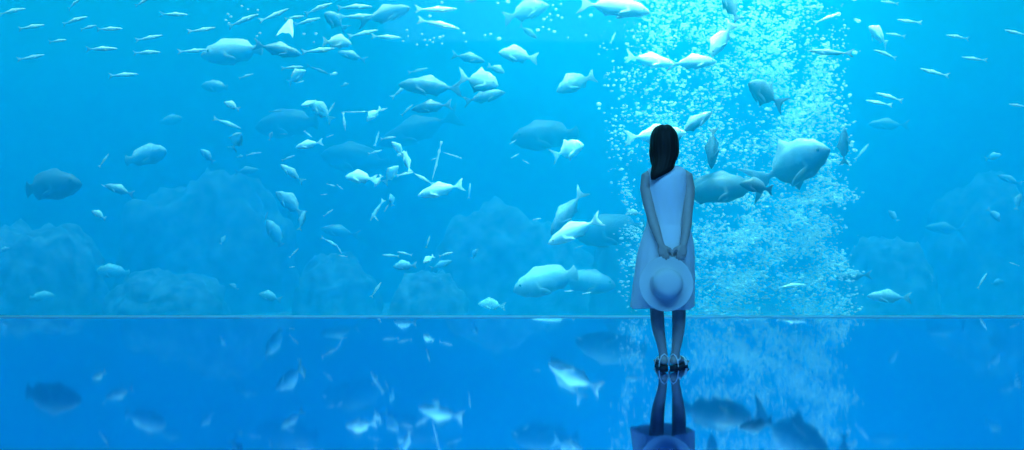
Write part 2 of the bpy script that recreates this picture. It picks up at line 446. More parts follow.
# ------------------------------------------------------------------ the fish
# kind, skin, x, y, length px, heading deg, distance, turn, roll, label [, group]
SCH = 'school of slender silver fish at the upper left'
SCM = 'slender silver fish below the surface in the upper middle'
SCR = 'scattered school of slender fish beyond the bubbles'
SW = 'swarm of small fish in the middle of the tank'
BIG = 'large fish cruising in the tank'
FISH = [
 # --- the school at the upper left
 ('slender', 'silver', 11, 11.5, 30, 11, 10.6, 0, 0, 'slender silver fish cut by the left frame edge, highest of the school', SCH),
 ('slender', 'silver', 31, 27, 28, 8, 10.8, 0, 0, 'slender silver fish just below the one cut by the left frame edge', SCH),
 ('slender', 'silver', 74, 4, 20, 28, 10.7, 20, 0, 'slender silver fish rising steeply, its head cut by the top frame edge', SCH),
 ('slender', 'silver', 74, 20.5, 28, 15, 10.6, 0, 0, 'slender silver fish under the steeply rising one at the top edge', SCH),
 ('slender', 'silver', 88, 27.5, 20, 9, 11.0, 15, 0, 'small slender fish whose nose touches the tail of the fish ahead', SCH),
 ('slender', 'silver', 109, 29, 27, 2, 10.4, 0, 10, 'plump bright slender fish swimming level with another at its tail', SCH),
 ('slender', 'silver', 58, 41, 20, 3, 10.8, 15, 10, 'short slender fish alone between two upper rows of the school', SCH),
 ('slender', 'silver', 101, 49, 33, 1, 10.3, 0, 10, 'long bright slender fish level under the pair swimming nose to tail', SCH),
 ('slender', 'silver', 31, 57.5, 28, 11, 10.8, 0, 0, 'slender silver fish lowest at the far left of the school', SCH),
 ('slender', 'silver', 123, 75, 31, 3, 10.7, 0, 0, 'slender silver fish swimming lowest of all in the school', SCH),
 ('slender', 'silver', 142, 2.5, 17, 20, 10.6, 25, 0, 'slender silver fish cut by the top edge with only its tail half showing', SCH),
 ('slender', 'silver', 174, 14.5, 28, -1, 10.5, 0, 10, 'plump slender fish level near the top, ahead of the school', SCH),
 ('slender', 'silver', 202, 30, 28, 10, 10.6, 0, 0, 'slender silver fish rising gently above the big dome-backed fish', SCH),
 ('slender', 'silver', 149, 38, 28, 11, 10.7, 0, 0, 'slender silver fish rising just above a perfectly level one', SCH),
 ('slender', 'silver', 146, 52.5, 30, 1, 10.9, 0, 0, 'thin perfectly level slender fish directly under a rising one', SCH),
 ('slender', 'silver', 193, 51, 29, 6, 10.8, 0, 0, 'slender silver fish about to meet the big dome-backed fish', SCH),
 # --- upper middle
 ('slender', 'silver', 243, 20.5, 34, 22, 10.6, 0, 0, 'thin slender fish climbing above the big dome-backed fish', SCM),
 ('slender', 'silver', 274, 15.5, 32, 25, 10.5, 0, 0, 'slender fish climbing above the white kite-shaped fish', SCM),
 ('slender', 'silver', 318, 8.5, 31, 20, 10.7, 0, 0, 'slender fish climbing steepest beside the top edge in the upper middle', SCM),
 ('slender', 'silver', 294, 17.5, 21, 7, 10.9, 0, 0, 'short slender fish directly over the white kite-shaped fish', SCM),
 ('slender', 'silver', 307, 21.5, 28, 15, 10.6, 0, 10, 'slender fish rising with its tail against the white kite-shaped fish', SCM),
 ('slender', 'silver', 354, 7, 37, 1, 10.4, 0, 0, 'long level slender fish with a bright forked tail near the top edge', SCM),
 ('slender', 'silver', 357, 16.5, 35, 4, 10.6, 0, 0, 'slender fish level below the one with the bright forked tail', SCM),
 ('slender', 'silver', 363, 33.5, 31, 13, 10.5, 0, 0, 'slender fish rising over the striped-back fish', SCM),
 ('slender', 'silver', 318, 50.5, 34, 7, 10.4, 0, 0, 'long bright slender fish directly under the striped-back fish', SCM),
 ('slender', 'silver', 386, 37, 30, -2, 10.6, 0, 0, 'level slender fish ending beside the loose cluster of bubbles', SCM),
 ('slender', 'silver', 436, 9.5, 42, 2, 10.4, 0, 0, 'long thin level fish near the top beside the pale humped fish', SCM),
 ('slender', 'silver', 438, 24, 44, -13, 10.4, 0, 0, 'long arched silver fish diving over the loose cluster of bubbles', SCM),
 ('slender', 'silver', 292, 67.5, 23, 4, 10.9, 0, 0, 'small slender fish over the white arched fish', SCM),
 ('slender', 'grey', 318, 70, 24, -20, 12.4, 0, 0, 'faint blue slender fish sloping down behind the small white arched fish', SCM),
 ('slender', 'silver', 418, 70.5, 21, 14, 12.6, 0, 0, 'faint thin arched fish over the long dark-bellied fish', SCM),
 # --- larger fish of the upper middle
 ('big', 'pale', 232, 53, 56, 190, 11.6, 20, 0, 'big dome-backed fish with pale back and dark flank', BIG),
 ('long', 'grey', 278, 50, 48, -11, 10.9, 0, 0, 'grey long-bodied fish with its head under the slender fish, touching the dome-backed one', BIG),
 ('kite', 'white', 287, 30, 27, 84, 10.3, -38, 90, 'bright white kite-shaped fish seen from below, fins trailing'),
 ('deep', 'pale', 336, 22, 26, 145, 11.0, 25, 0, 'small pale humped fish curving between two slender fish at the top', BIG),
 ('long', 'pale', 385, 15, 54, 12, 10.9, 15, 10, 'large pale humped fish with its tail among the slender fish at the top', BIG),
 ('stout', 'striped', 336, 42.5, 33, -8, 10.5, 10, 0, 'striped-back fish with a raised fin between two slender fish', BIG),
 ('long', 'pale', 352, 56, 30, 165, 11.6, 0, 0, 'dim fish with a bright tail tip under the striped-back fish'),
 ('stout', 'white', 296, 77, 25, 28, 10.7, 20, 0, 'small white arched fish over a shiny fragment of a fish'),
 ('slender', 'white', 300, 82, 9, 15, 10.9, 0, 0, 'tiny white fish tucked under the small white arched fish'),
 ('stout', 'white', 334, 74, 8, 10, 11.0, 0, 0, 'tiny white fish alone right of the faint blue slender fish'),
 ('stout', 'pale', 345, 85, 9, 20, 12.0, 0, 0, 'tiny faint fish alone over the patterned white pair'),
 ('long', 'grey', 468, 58, 35, -12, 11.2, 0, 0, 'grey fish with raised tail over the bright stout fish'),
 ('deep', 'pale', 477, 81, 44, -14, 10.4, 10, 0, 'bright stout fish with bold white tail root facing down to the right', BIG),
 ('stout', 'pale', 496, 69, 19, -25, 11.2, 0, 0, 'small pale fish riding over the head of the bright stout fish'),
 ('stout', 'pale', 518, 56, 40, 172, 10.5, 10, 0, 'pale oval fish with dark eye facing left in open water', BIG),
 ('long', 'grey', 431, 87, 66, 176, 10.9, 0, 0, 'long dark-bellied fish with an arched pale back', BIG),
 ('long', 'grey', 484, 97, 44, 12, 11.0, 0, 0, 'dark-bellied fish with thin pale back under the bright stout fish'),
 ('long', 'grey', 432, 107, 42, 188, 11.0, 0, 0, 'arched grey fish with white tail below the long dark-bellied fish'),
 ('slender', 'silver', 407, 110, 17, 42, 11.6, 0, 0, 'thin steep fish in front of the arched grey fish'),
 ('slender', 'silver', 401, 90, 26, 40, 11.6, 0, 0, 'thin steep fish rising at the nose of the long dark-bellied fish'),
 ('stout', 'pale', 526, 12, 48, 14, 10.6, 10, 0, 'large pale fish near the top edge beside the loose bubbles', BIG),
 ('long', 'grey', 528, 32, 22, -35, 11.6, 0, 0, 'dim fish diving below the large pale fish at the top'),
 ('stout', 'pale', 471, 1, 12, 10, 11.0, 0, 0, 'small pale fish cut by the top frame edge'),
 ('long', 'pale', 614, 7, 74, -9, 9.8, 0, 0, 'very large pale fish at the top edge where the bubbles begin', BIG),
 ('slender', 'silver', 613, 38, 13, 65, 10.9, 0, 0, 'tiny upright fish under the very large pale fish'),
 ('stout', 'grey', 577, 83, 46, 205, 10.8, 10, 0, 'dark fish with pale edges alone in open water facing down', BIG),
 ('long', 'white', 649, 60.5, 50, -8, 10.2, 0, 0, 'bright white fish with forked tail, rear of two in the bubbles', BIG),
 ('long', 'pale', 692, 62.5, 50, 2, 9.9, 0, 0, 'pale blue fish swimming nose-first ahead of the bright white one', BIG),
 ('stout', 'pale', 722, 40, 40, 238, 9.9, 0, 0, 'pale fish diving through the bubbles at a steep slant'),
 ('stout', 'dark', 730, 7, 34, 118, 10.0, 0, 0, 'dark fish at the top edge inside the bubble column'),
 ('long', 'white', 655, 135, 62, 5, 10.1, 0, 0, 'white fish passing directly behind the woman\'s head'),
 ('long', 'grey', 694, 124, 44, 34, 9.85, 0, 0, 'grey fish climbing away from the woman\'s head'),
 ('long', 'dark', 713, 147, 44, 266, 9.95, 0, 0, 'dark fish diving head down beside the woman\'s head'),
 ('deep', 'dark', 766, 95, 44, 150, 10.0, 15, 0, 'dark deep-bodied fish in the middle of the bubble column'),
 ('deep', 'grey', 789, 167, 70, 26, 10.0, 38, 0, 'large dark round-headed fish with pale back in front of the bubbles', BIG),
 ('big', 'dark', 716, 190, 72, 6, 10.0, 0, 0, 'dark blue big fish behind the woman\'s shoulder', BIG),
 ('stout', 'dark', 757, 187, 36, 170, 9.5, 0, 0, 'dark fish between the woman\'s shoulder and the round-headed fish'),
 ('slender', 'grey', 830, 52.5, 44, 175, 9.95, 0, 0, 'dark-bellied thin fish crossing the edge of the bubble column', BIG),
 ('long', 'dark', 844, 147, 38, 88, 10.2, 0, 0, 'dim dark upright fish at the outer edge of the bubbles'),
 ('slender', 'silver', 827, 18, 26, 20, 10.4, 0, 0, 'faint streak of a fish near the top of the bubbles'),
 # --- right of the bubbles
 ('stout', 'white', 879, 36, 31, 152, 10.5, 30, 15, 'pale round fish just outside the bubble column near the top'),
 ('slender', 'silver', 890, 2.5, 19, 173, 10.8, 0, 0, 'slender fish cut by the top edge above the pale round fish', SCR),
 ('slender', 'silver', 909, 21.5, 24, 171, 10.6, 0, 0, 'slender fish higher and ahead of the pale round fish', SCR),
 ('slender', 'silver', 896, 35, 21, 172, 10.9, 0, 0, 'slender fish at the tail of the pale round fish', SCR),
 ('slender', 'silver', 886, 54, 26, 162, 10.6, 0, 0, 'slender fish sloping directly under the pale round fish', SCR),
 ('slender', 'silver', 958, 37, 24, 171, 10.6, 0, 0, 'slender fish alone in open water highest beyond the school middle', SCR),
 ('slender', 'silver', 1016, 33, 24, 165, 10.6, 0, 0, 'slender fish entering at the right frame edge near the top', SCR),
 ('slender', 'silver', 974, 59, 25, 171, 10.7, 0, 0, 'slender fish alone lower than the one in highest open water', SCR),
 ('slender', 'silver', 934, 72.5, 29, 164, 10.5, 0, 0, 'slender fish with bright spotted tail in open water', SCR),
 ('slender', 'silver', 890, 97, 29, 164, 10.4, 0, 0, 'upper of two slender fish swimming close together by the bubbles', SCR),
 ('slender', 'silver', 879, 103, 27, 169, 10.4, 0, 0, 'lower of two slender fish swimming close together by the bubbles', SCR),
 ('slender', 'silver', 1018, 105.5, 19, 172, 10.7, 0, 0, 'slender fish at the right frame edge lower than the other there', SCR),
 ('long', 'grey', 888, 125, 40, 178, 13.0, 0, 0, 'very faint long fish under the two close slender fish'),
 ('slender', 'silver', 862, 152, 22, 50, 11.4, 0, 0, 'faint thin fish climbing just outside the bubble column'),
 ('stout', 'white', 993, 157, 11, 20, 11.5, 50, 0, 'tiny bright fish turning above the right-hand reef'),
 ('stout', 'pale', 1018, 202, 18, 70, 11.2, 0, 0, 'bright upright fish cut by the right frame edge'),
 ('long', 'pale', 1010, 180, 26, 160, 12.5, 0, 0, 'faint fish over the right-hand reef ridge'),
 ('stout', 'pale', 994, 215, 18, 312, 11.8, 0, 0, 'small pale fish diving in front of the right-hand reef'),
 ('stout', 'pale', 893, 216, 15, 130, 12.0, 0, 0, 'small pale fish low beyond the bubble column'),
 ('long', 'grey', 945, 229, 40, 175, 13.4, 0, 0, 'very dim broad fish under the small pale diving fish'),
 ('slender', 'silver', 982, 281, 19, 57, 10.2, 0, 10, 'bright small fish climbing steeply low at the right'),
 ('slender', 'silver', 1014, 264, 11, 160, 11.0, 0, 0, 'tiny fish low at the right frame edge'),
 ('stout', 'grey', 997, 283, 16, 10, 12.6, 0, 0, 'dim round fish behind the bright small climbing fish'),
 ('long', 'pale', 889, 297, 44, 178, 10.5, 0, 0, 'pale fish swimming low just over the rim beyond the bubbles'),
 ('slender', 'silver', 790, 286, 32, 5, 10.0, 0, 10, 'bright slender fish low in front of the bubble column'),
 ('long', 'grey', 853, 276, 36, 185, 11.0, 0, 0, 'faint fish with raised tail low at the edge of the bubbles'),
 ('stout', 'grey', 930, 279, 15, 100, 12.6, 0, 0, 'dim small fish low in the empty water right of the bubbles'),
 # --- left middle
 ('big', 'dark', 50, 187, 70, 4, 11.2, 10, 0, 'large dark oval fish alone low at the far left', BIG),
 ('slender', 'white', 104, 160.5, 17, 55, 10.4, 0, 0, 'tiny bright fish climbing alone between the dark oval and arched fish'),
 ('big', 'pale', 148, 156, 44, 12, 11.8, 20, 0, 'dim arched fish with pale tail rim in the open left water', BIG),
 ('long', 'pale', 120, 190, 32, 162, 11.2, 0, 0, 'fish with bright head and dim tail diving under the arched fish'),
 ('stout', 'mottled', 99, 215, 17, 152, 11.0, 0, 0, 'small glinting fish lowest beside the large dark oval fish'),
 ('big', 'grey', 171, 120.5, 24, 10, 14.0, 0, 0, 'very faint round fish under the upper left school'),
 ('stout', 'pale', 207, 156, 19, 135, 11.8, 0, 0, 'small pale fish sloping beside the dim arched fish'),
 ('slender', 'silver', 226, 123, 32, -20, 11.6, 0, 0, 'thin faint fish sloping down over the fluffy white fish'),
 ('stout', 'mottled', 232, 106, 18, 155, 11.0, 0, 0, 'small glinting fish over the thin faint sloping fish'),
 ('deep', 'mottled', 236, 142, 22, 50, 11.0, 30, 20, 'fluffy bright white fish turning on its side'),
 ('stout', 'white', 240, 156.5, 7, 10, 11.0, 0, 0, 'tiny white fish right under the fluffy bright fish'),
 ('slender', 'white', 251, 154, 12, 14, 11.0, 0, 0, 'short bright fish level beside the fluffy white fish'),
 ('big', 'grey', 215, 87, 28, 175, 13.2, 0, 0, 'faint round fish under the big dome-backed fish', BIG),
 ('slender', 'silver', 246, 76, 16, 16, 11.6, 0, 0, 'small faint fish just under the big dome-backed fish'),
 ('long', 'grey', 246, 171, 26, 5, 13.0, 0, 0, 'faint dark-lined fish under the short bright level fish'),
 ('stout', 'pale', 4, 250, 12, 20, 12.0, 0, 0, 'small pale fish cut by the left frame edge low down'),
 ('big', 'pale', 112, 272, 32, 175, 12.4, 0, 0, 'mottled fish resting low on the left reef'),
 ('big', 'pale', 43, 297, 24, 5, 12.4, 0, 0, 'faint round fish just over the rim at the far left'),
 ('stout', 'white', 223, 240, 10, 60, 11.6, 0, 0, 'tiny bright fish in front of the left reef mound'),
 ('stout', 'pale', 234, 287, 12, 150, 12.0, 0, 0, 'tiny pale fish low in front of the left reef'),
 ('stout', 'pale', 270, 297, 24, 165, 11.6, 0, 0, 'pale blurred fish low over the rim left of the middle'),
 # --- the swarm in the middle
 ('stout', 'white', 309, 104, 16, 190, 10.4, 0, 20, 'white-headed front fish of the patterned pair', SW),
 ('stout', 'striped', 321, 111, 30, 140, 10.8, 20, 10, 'checked pale fish overlapping the white-headed one', SW),
 ('slender', 'silver', 331, 109, 15, 60, 10.8, 0, 0, 'small upright fish at the tail of the checked fish', SW),
 ('long', 'white', 309, 144.5, 28, 193, 10.6, 0, 0, 'clear white fish with forked tail heading down left in the swarm', SW),
 ('slender', 'white', 308, 134, 11, -40, 11.0, 0, 0, 'tiny fish over the clear white fork-tailed fish', SW),
 ('slender', 'white', 330, 136, 8, 20, 11.0, 0, 0, 'tiny fish ahead of the clear white fish\'s tail', SW),
 ('slender', 'silver', 344, 121, 20, 278, 10.8, 0, 0, 'thin vertical fish beside a thin level one', SW),
 ('needle', 'silver', 357, 112, 28, 180, 10.7, 0, 0, 'thin level needle-like fish touching a bright white fish', SW),
 ('stout', 'white', 374, 114.5, 20, 222, 10.6, 0, 0, 'bright white fish at the end of the level needle-like fish', SW),
 ('slender', 'white', 382, 110, 12, 20, 10.7, 0, 0, 'small white fish behind the bright white fish near the needle-like one', SW),
 ('slender', 'silver', 377, 139, 16, 75, 10.9, 0, 0, 'thin upright fish over a short level one', SW),
 ('slender', 'silver', 375, 152, 15, 15, 10.9, 0, 0, 'short thin fish under the thin upright one', SW),
 ('stout', 'pale', 271, 136, 10, 70, 11.4, 0, 0, 'tiny glinting fish left of the swarm', SW),
 ('slender', 'pale', 284, 134, 7, 0, 11.4, 0, 0, 'tiny faint fish between the glinting one and the clear white fish', SW),
 ('slender', 'pale', 275, 111, 14, 5, 12.0, 0, 0, 'faint level streak of a fish left of the white-headed one', SW),
 ('slender', 'silver', 288, 158, 15, 20, 11.2, 0, 0, 'small fish over the descending bright-headed fish', SW),
 ('long', 'mottled', 292, 173.5, 29, 142, 10.8, 0, 0, 'bright-headed fish descending in a broken glint', SW),
 ('slender', 'white', 258, 153, 8, 10, 11.0, 0, 0, 'tiny glint of a fish left of the descending one', SW),
 ('stout', 'white', 361, 178, 32, 176, 10.2, 0, 10, 'large white fish brightest in the middle of the swarm', SW),
 ('stout', 'white', 378, 181, 14, 240, 10.45, 0, 0, 'white fish at the tail of the large white one', SW),
 ('slender', 'white', 331, 185, 9, -15, 10.9, 0, 0, 'tiny bright fish, upper of a close trio', SW),
 ('slender', 'white', 340, 187, 8, -40, 10.9, 0, 0, 'tiny bright slanting fish, foremost of a close trio', SW),
 ('slender', 'white', 324, 194.5, 7, 5, 10.9, 0, 0, 'tiny bright fish, lowest of a close trio', SW),
 ('slender', 'silver', 328, 213, 13, 35, 11.0, 0, 0, 'small fish slanting up under the close trio', SW),
 ('stout', 'pale', 290, 204, 38, 140, 11.3, 0, 0, 'pale rounded fish sloping down over a mottled one', SW),
 ('long', 'mottled', 302, 221, 21, 75, 11.0, 0, 0, 'mottled upright fish under the pale rounded sloping fish', SW),
 ('big', 'pale', 274, 233, 30, 118, 11.8, 0, 0, 'dim rounded fish, lowest of the sloping ones', SW),
 ('slender', 'pale', 266, 217, 12, 70, 12.0, 0, 0, 'faint small upright fish over the dim rounded one', SW),
 ('slender', 'pale', 330, 226, 11, 20, 11.8, 0, 0, 'faint small fish right of the mottled upright one', SW),
 ('slender', 'silver', 377, 210, 26, 238, 10.8, 0, 0, 'curved thin fish descending under the large white fish', SW),
 ('slender', 'white', 375, 217, 10, 310, 10.5, 0, 0, 'tiny bright fish crossing the lower end of the curved thin fish', SW),
 ('stout', 'white', 391, 175, 24, 48, 10.6, 20, 0, 'white fish climbing steeply right of the large white one', SW),
 ('slender', 'white', 405, 174, 18, 12, 10.4, 0, 0, 'white level fish joined to the steeply climbing white fish', SW),
 ('long', 'white', 407, 162, 24, 108, 10.2, 0, 0, 'white upright fish under two tumbling ones', SW),
 ('stout', 'white', 398, 149, 18, 130, 10.4, 20, 0, 'white tumbling fish at the top of the white string', SW),
 ('stout', 'white', 402, 154, 11, 200, 10.7, 0, 0, 'small white fish between the tumbling and upright white fish', SW),
 ('slender', 'silver', 388, 138, 16, 8, 10.8, 0, 0, 'small level fish over the white tumbling one', SW),
 ('needle', 'white', 437, 161, 40, 256, 10.3, 0, 0, 'long needle-like fish hanging almost vertically', SW),
 ('slender', 'silver', 434, 159, 7, 20, 10.4, 0, 0, 'tiny fish touching the vertical needle-like fish', SW),
 ('needle', 'white', 452, 155, 20, 162, 10.5, 0, 0, 'short needle-like fish sloping right of the vertical one', SW),
 ('slender', 'white', 424, 179, 22, 150, 10.4, 0, 0, 'white slender fish sloping under the vertical needle-like fish', SW),
 ('long', 'white', 441, 190, 48, 194, 10.2, 0, 0, 'long white fish with bold forked tail in clear water', SW),
 ('stout', 'white', 436, 196.5, 8, 15, 10.4, 0, 0, 'tiny white fish under the belly of the fork-tailed white one', SW),
 ('slender', 'silver', 469.5, 191, 16, 84, 10.9, 0, 0, 'thin upright fish behind the fork-tailed white one', SW),
 ('stout', 'white', 391.5, 200, 13, 100, 10.6, 0, 0, 'small bright upright fish left of the fork-tailed white one', SW),
 ('slender', 'silver', 386.5, 208, 9, 60, 10.8, 0, 0, 'tiny fish under the small bright upright fish', SW),
 ('slender', 'white', 428, 242, 13, 72, 10.5, 0, 0, 'bright small upright fish low in the middle', SW),
 ('stout', 'white', 429, 259, 13, 215, 10.5, 30, 0, 'bright small fish turning under the upright one', SW),
 ('slender', 'white', 446, 254, 15, 14, 10.5, 0, 15, 'bright short fish right of the small turning one', SW),
 ('slender', 'silver', 391, 255.5, 18, 176, 10.7, 0, 0, 'level slender fish foremost of a low trio', SW),
 ('slender', 'silver', 405, 253.5, 16, 168, 10.7, 0, 0, 'slender fish uppermost at the back of a low trio', SW),
 ('stout', 'pale', 405, 266, 24, 184, 10.8, 0, 0, 'paler thick fish lowest of a low trio', SW),
 ('stout', 'pale', 475, 254, 13, 60, 11.2, 20, 0, 'small fish showing only a bright tail, low in the middle', SW),
 ('long', 'pale', 441, 265, 24, 20, 11.8, 0, 0, 'dim fish under the bright short one', SW),
 ('stout', 'striped', 492, 305, 28, 175, 11.4, 0, 0, 'dim barred fish just over the rim in the middle', SW),
 ('slender', 'white', 376, 290, 19, 57, 10.1, 0, 15, 'bright lone fish climbing steeply just over the rim', SW),
 ('slender', 'white', 292, 267, 6, 5, 10.6, 0, 0, 'tiny white speck of a fish under a tilted small one', SW),
 ('slender', 'silver', 294, 253, 14, 45, 10.8, 0, 0, 'small tilted fish low in the swarm', SW),
 ('slender', 'silver', 330, 242, 20, -30, 10.7, 0, 0, 'thin fish sloping to a smaller one at its nose', SW),
 ('slender', 'silver', 343, 256, 9, 170, 10.7, 0, 0, 'tiny fish below the thin sloping one', SW),
 ('slender', 'silver', 339, 249, 11, -60, 10.7, 0, 0, 'small steep fish linking the thin sloping one and a tiny one', SW),
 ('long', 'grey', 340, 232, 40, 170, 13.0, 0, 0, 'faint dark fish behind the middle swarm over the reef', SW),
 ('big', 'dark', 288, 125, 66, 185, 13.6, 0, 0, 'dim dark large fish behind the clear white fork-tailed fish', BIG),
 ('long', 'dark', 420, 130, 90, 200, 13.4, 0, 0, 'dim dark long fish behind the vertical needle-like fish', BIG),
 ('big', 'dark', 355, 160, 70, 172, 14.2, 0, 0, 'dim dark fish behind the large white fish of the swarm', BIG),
 # --- centre
 ('big', 'dark', 545, 137, 68, 186, 12.0, 10, 0, 'very large dark oval fish with thin pale outline', BIG),
 ('deep', 'white', 567, 151, 35, 20, 10.5, 15, 0, 'white fish in front of the very large dark oval one', BIG),
 ('slender', 'silver', 513, 142, 8, 30, 10.9, 0, 0, 'tiny fish at the nose of the very large dark oval one'),
 ('slender', 'silver', 515, 156, 9, 30, 11.0, 0, 0, 'tiny faint fish, upper of two under the dark oval one'),
 ('slender', 'silver', 526, 162, 8, -30, 11.0, 0, 0, 'tiny faint fish, lower of two under the dark oval one'),
 ('long', 'grey', 568, 212, 58, 234, 10.6, 0, 0, 'slim grey fish with bright tail over the bright white one', BIG),
 ('long', 'white', 575, 231, 60, 206, 9.95, 0, 0, 'bright white fish with upright tail near the glass', BIG),
 ('slender', 'silver', 537, 219, 9, 10, 11.0, 0, 0, 'tiny curved fish left of the slim grey one'),
 ('big', 'dark', 612, 232, 74, 188, 11.6, 0, 0, 'very dim dark blue big fish left of the woman\'s arm', BIG),
 ('big', 'pale', 546, 282, 68, 196, 10.9, 0, 0, 'large fish with bright arched back low near the rim', BIG),
 ('big', 'grey', 588, 283, 56, -6, 11.5, 0, 0, 'large dim fish overlapping the one with the bright arched back', BIG),
 ('slender', 'silver', 569, 291, 9, 5, 10.2, 0, 0, 'tiny pale fish under the overlap of two large fish'),
 ('slender', 'white', 587, 293, 10, 10, 10.2, 0, 0, 'tiny bright fish under the large dim fish'),
 ('stout', 'pale', 634, 213, 16, 180, 10.6, 0, 0, 'pale fish half hidden by the woman\'s arm'),
 ('slender', 'pale', 579, 247, 10, 20, 11.0, 0, 0, 'small faint fish under the bright white one near the glass'),
 ('slender', 'white', 104, 186, 7, 150, 11.0, 0, 0, 'tiny glint at the head of the dim-tailed diving fish'),
]
for f in FISH:
    kind, mat, px, py, L, ang, d, phi, roll, label = f[:10]
    add_fish(kind, mat, px, py, L, ang, d, phi, roll, label, f[10] if len(f) > 10 else None)

# ------------------------------------------------------------------ the place
def struct(name, bm, mat, label=None, smooth=False):
    o = obj_from_bm(name, bm, mat, None, smooth)
    return tag(o, label, None, None, 'structure')


TANK_X, TANK_BACK, TANK_FLOOR, WATER_TOP = 15.0, 19.0, -0.7, 5.95
ROOM_X, ROOM_BACK, ROOM_TOP = 9.0, -4.0, 5.2

# floor: polished dark blue resin, almost a mirror at this low angle
m, nt, out = new_mat('polished_blue_floor')
gl = nt.nodes.new('ShaderNodeBsdfPrincipled')
gl.inputs['Base Color'].default_value = (0.2, 0.36, 0.74, 1)
gl.inputs['Metallic'].default_value = 1.0
gl.inputs['Roughness'].default_value = 0.045
tc = nt.nodes.new('ShaderNodeTexCoord')
nz = nt.nodes.new('ShaderNodeTexNoise')
nz.inputs['Scale'].default_value = 1.3
nz.inputs['Detail'].default_value = 1.0
bp = nt.nodes.new('ShaderNodeBump')
bp.inputs['Strength'].default_value = 0.05
bp.inputs['Distance'].default_value = 0.01
nt.links.new(tc.outputs['Object'], nz.inputs['Vector'])
nt.links.new(nz.outputs['Fac'], bp.inputs['Height'])
nt.links.new(bp.outputs['Normal'], gl.inputs['Normal'])
nt.links.new(gl.outputs['BSDF'], out.inputs['Surface'])
bm = bmesh.new()
box_bm(bm, -ROOM_X, ROOM_X, ROOM_BACK, GLASS_Y, -0.2, 0.0)
struct('floor', bm, m)

M['wall'] = mat_plain('dark_blue_plaster', (0.02, 0.06, 0.14), 0.8, 0.2, 40, (0.025, 0.07, 0.16), 0.1)
M['tankwall'] = mat_plain('tank_concrete', (0.05, 0.12, 0.18), 0.9, 0.1, 2.0, (0.08, 0.17, 0.22), 0.4)
M['sand'] = mat_plain('tank_sand', (0.22, 0.24, 0.28), 0.95, 0.1, 3.0, (0.28, 0.3, 0.34), 0.3)
for name, b in (('wall_left', (-ROOM_X - .2, -ROOM_X, ROOM_BACK, GLASS_Y, -.2, ROOM_TOP)),
                ('wall_right', (ROOM_X, ROOM_X + .2, ROOM_BACK, GLASS_Y, -.2, ROOM_TOP)),
                ('wall_back', (-ROOM_X - .2, ROOM_X + .2, ROOM_BACK - .2, ROOM_BACK, -.2, ROOM_TOP)),
                ('ceiling', (-ROOM_X - .2, ROOM_X + .2, ROOM_BACK - .2, GLASS_Y, ROOM_TOP, ROOM_TOP + .2)),
                ('wall_front', (-TANK_X, TANK_X, GLASS_Y, GLASS_Y + .15, ROOM_TOP - .4, WATER_TOP + .15))):
    bm = bmesh.new()
    box_bm(bm, *b)
    struct(name, bm, M['wall'])
for name, b in (('tank_wall_left', (-TANK_X - .2, -TANK_X, GLASS_Y, TANK_BACK, TANK_FLOOR - .2, WATER_TOP + .15)),
                ('tank_wall_right', (TANK_X, TANK_X + .2, GLASS_Y, TANK_BACK, TANK_FLOOR - .2, WATER_TOP + .15)),
                ('tank_wall_back', (-TANK_X - .2, TANK_X + .2, TANK_BACK, TANK_BACK + .2, TANK_FLOOR - .2, WATER_TOP + .15)),
                ('tank_wall_front', (-TANK_X, TANK_X, GLASS_Y, GLASS_Y + .1, TANK_FLOOR - .2, -0.35)),
                ('tank_wall_front_side', (-TANK_X, -ROOM_X, GLASS_Y, GLASS_Y + .1, 0.0, ROOM_TOP)),
                ('tank_wall_front_side', (ROOM_X, TANK_X, GLASS_Y, GLASS_Y + .1, 0.0, ROOM_TOP))):
    bm = bmesh.new()
    box_bm(bm, *b)
    struct(name, bm, M['tankwall'])
bm = bmesh.new()
box_bm(bm, -TANK_X, TANK_X, GLASS_Y, TANK_BACK, TANK_FLOOR - .2, TANK_FLOOR)
struct('tank_floor', bm, M['sand'])

# acrylic pane
m, nt, out = new_mat('clear_acrylic')
tr = nt.nodes.new('ShaderNodeBsdfTransparent')
tr.inputs['Color'].default_value = (0.97, 0.99, 1.0, 1)
gl = nt.nodes.new('ShaderNodeBsdfGlossy')
gl.inputs['Roughness'].default_value = 0.02
fr = nt.nodes.new('ShaderNodeFresnel')
fr.inputs['IOR'].default_value = 1.12
mx = nt.nodes.new('ShaderNodeMixShader')
nt.links.new(fr.outputs['Fac'], mx.inputs['Fac'])
nt.links.new(tr.outputs['BSDF'], mx.inputs[1])
nt.links.new(gl.outputs['BSDF'], mx.inputs[2])
nt.links.new(mx.outputs['Shader'], out.inputs['Surface'])
bm = bmesh.new()
box_bm(bm, -ROOM_X, ROOM_X, GLASS_Y + .02, GLASS_Y + .06, -0.35, ROOM_TOP - .4)
struct('window_1', bm, m)

# pale sealing strip along the foot of the pane
m, nt, out = new_mat('pale_sealing_strip')
di = nt.nodes.new('ShaderNodeBsdfDiffuse')
di.inputs['Color'].default_value = (0.6, 0.95, 0.98, 1)
tl = nt.nodes.new('ShaderNodeBsdfTranslucent')
tl.inputs['Color'].default_value = (0.3, 0.97, 0.99, 1)
mx = nt.nodes.new('ShaderNodeMixShader')
mx.inputs['Fac'].default_value = 0.5
nt.links.new(di.outputs['BSDF'], mx.inputs[1])
nt.links.new(tl.outputs['BSDF'], mx.inputs[2])
nt.links.new(mx.outputs['Shader'], out.inputs['Surface'])
M['strip'] = m
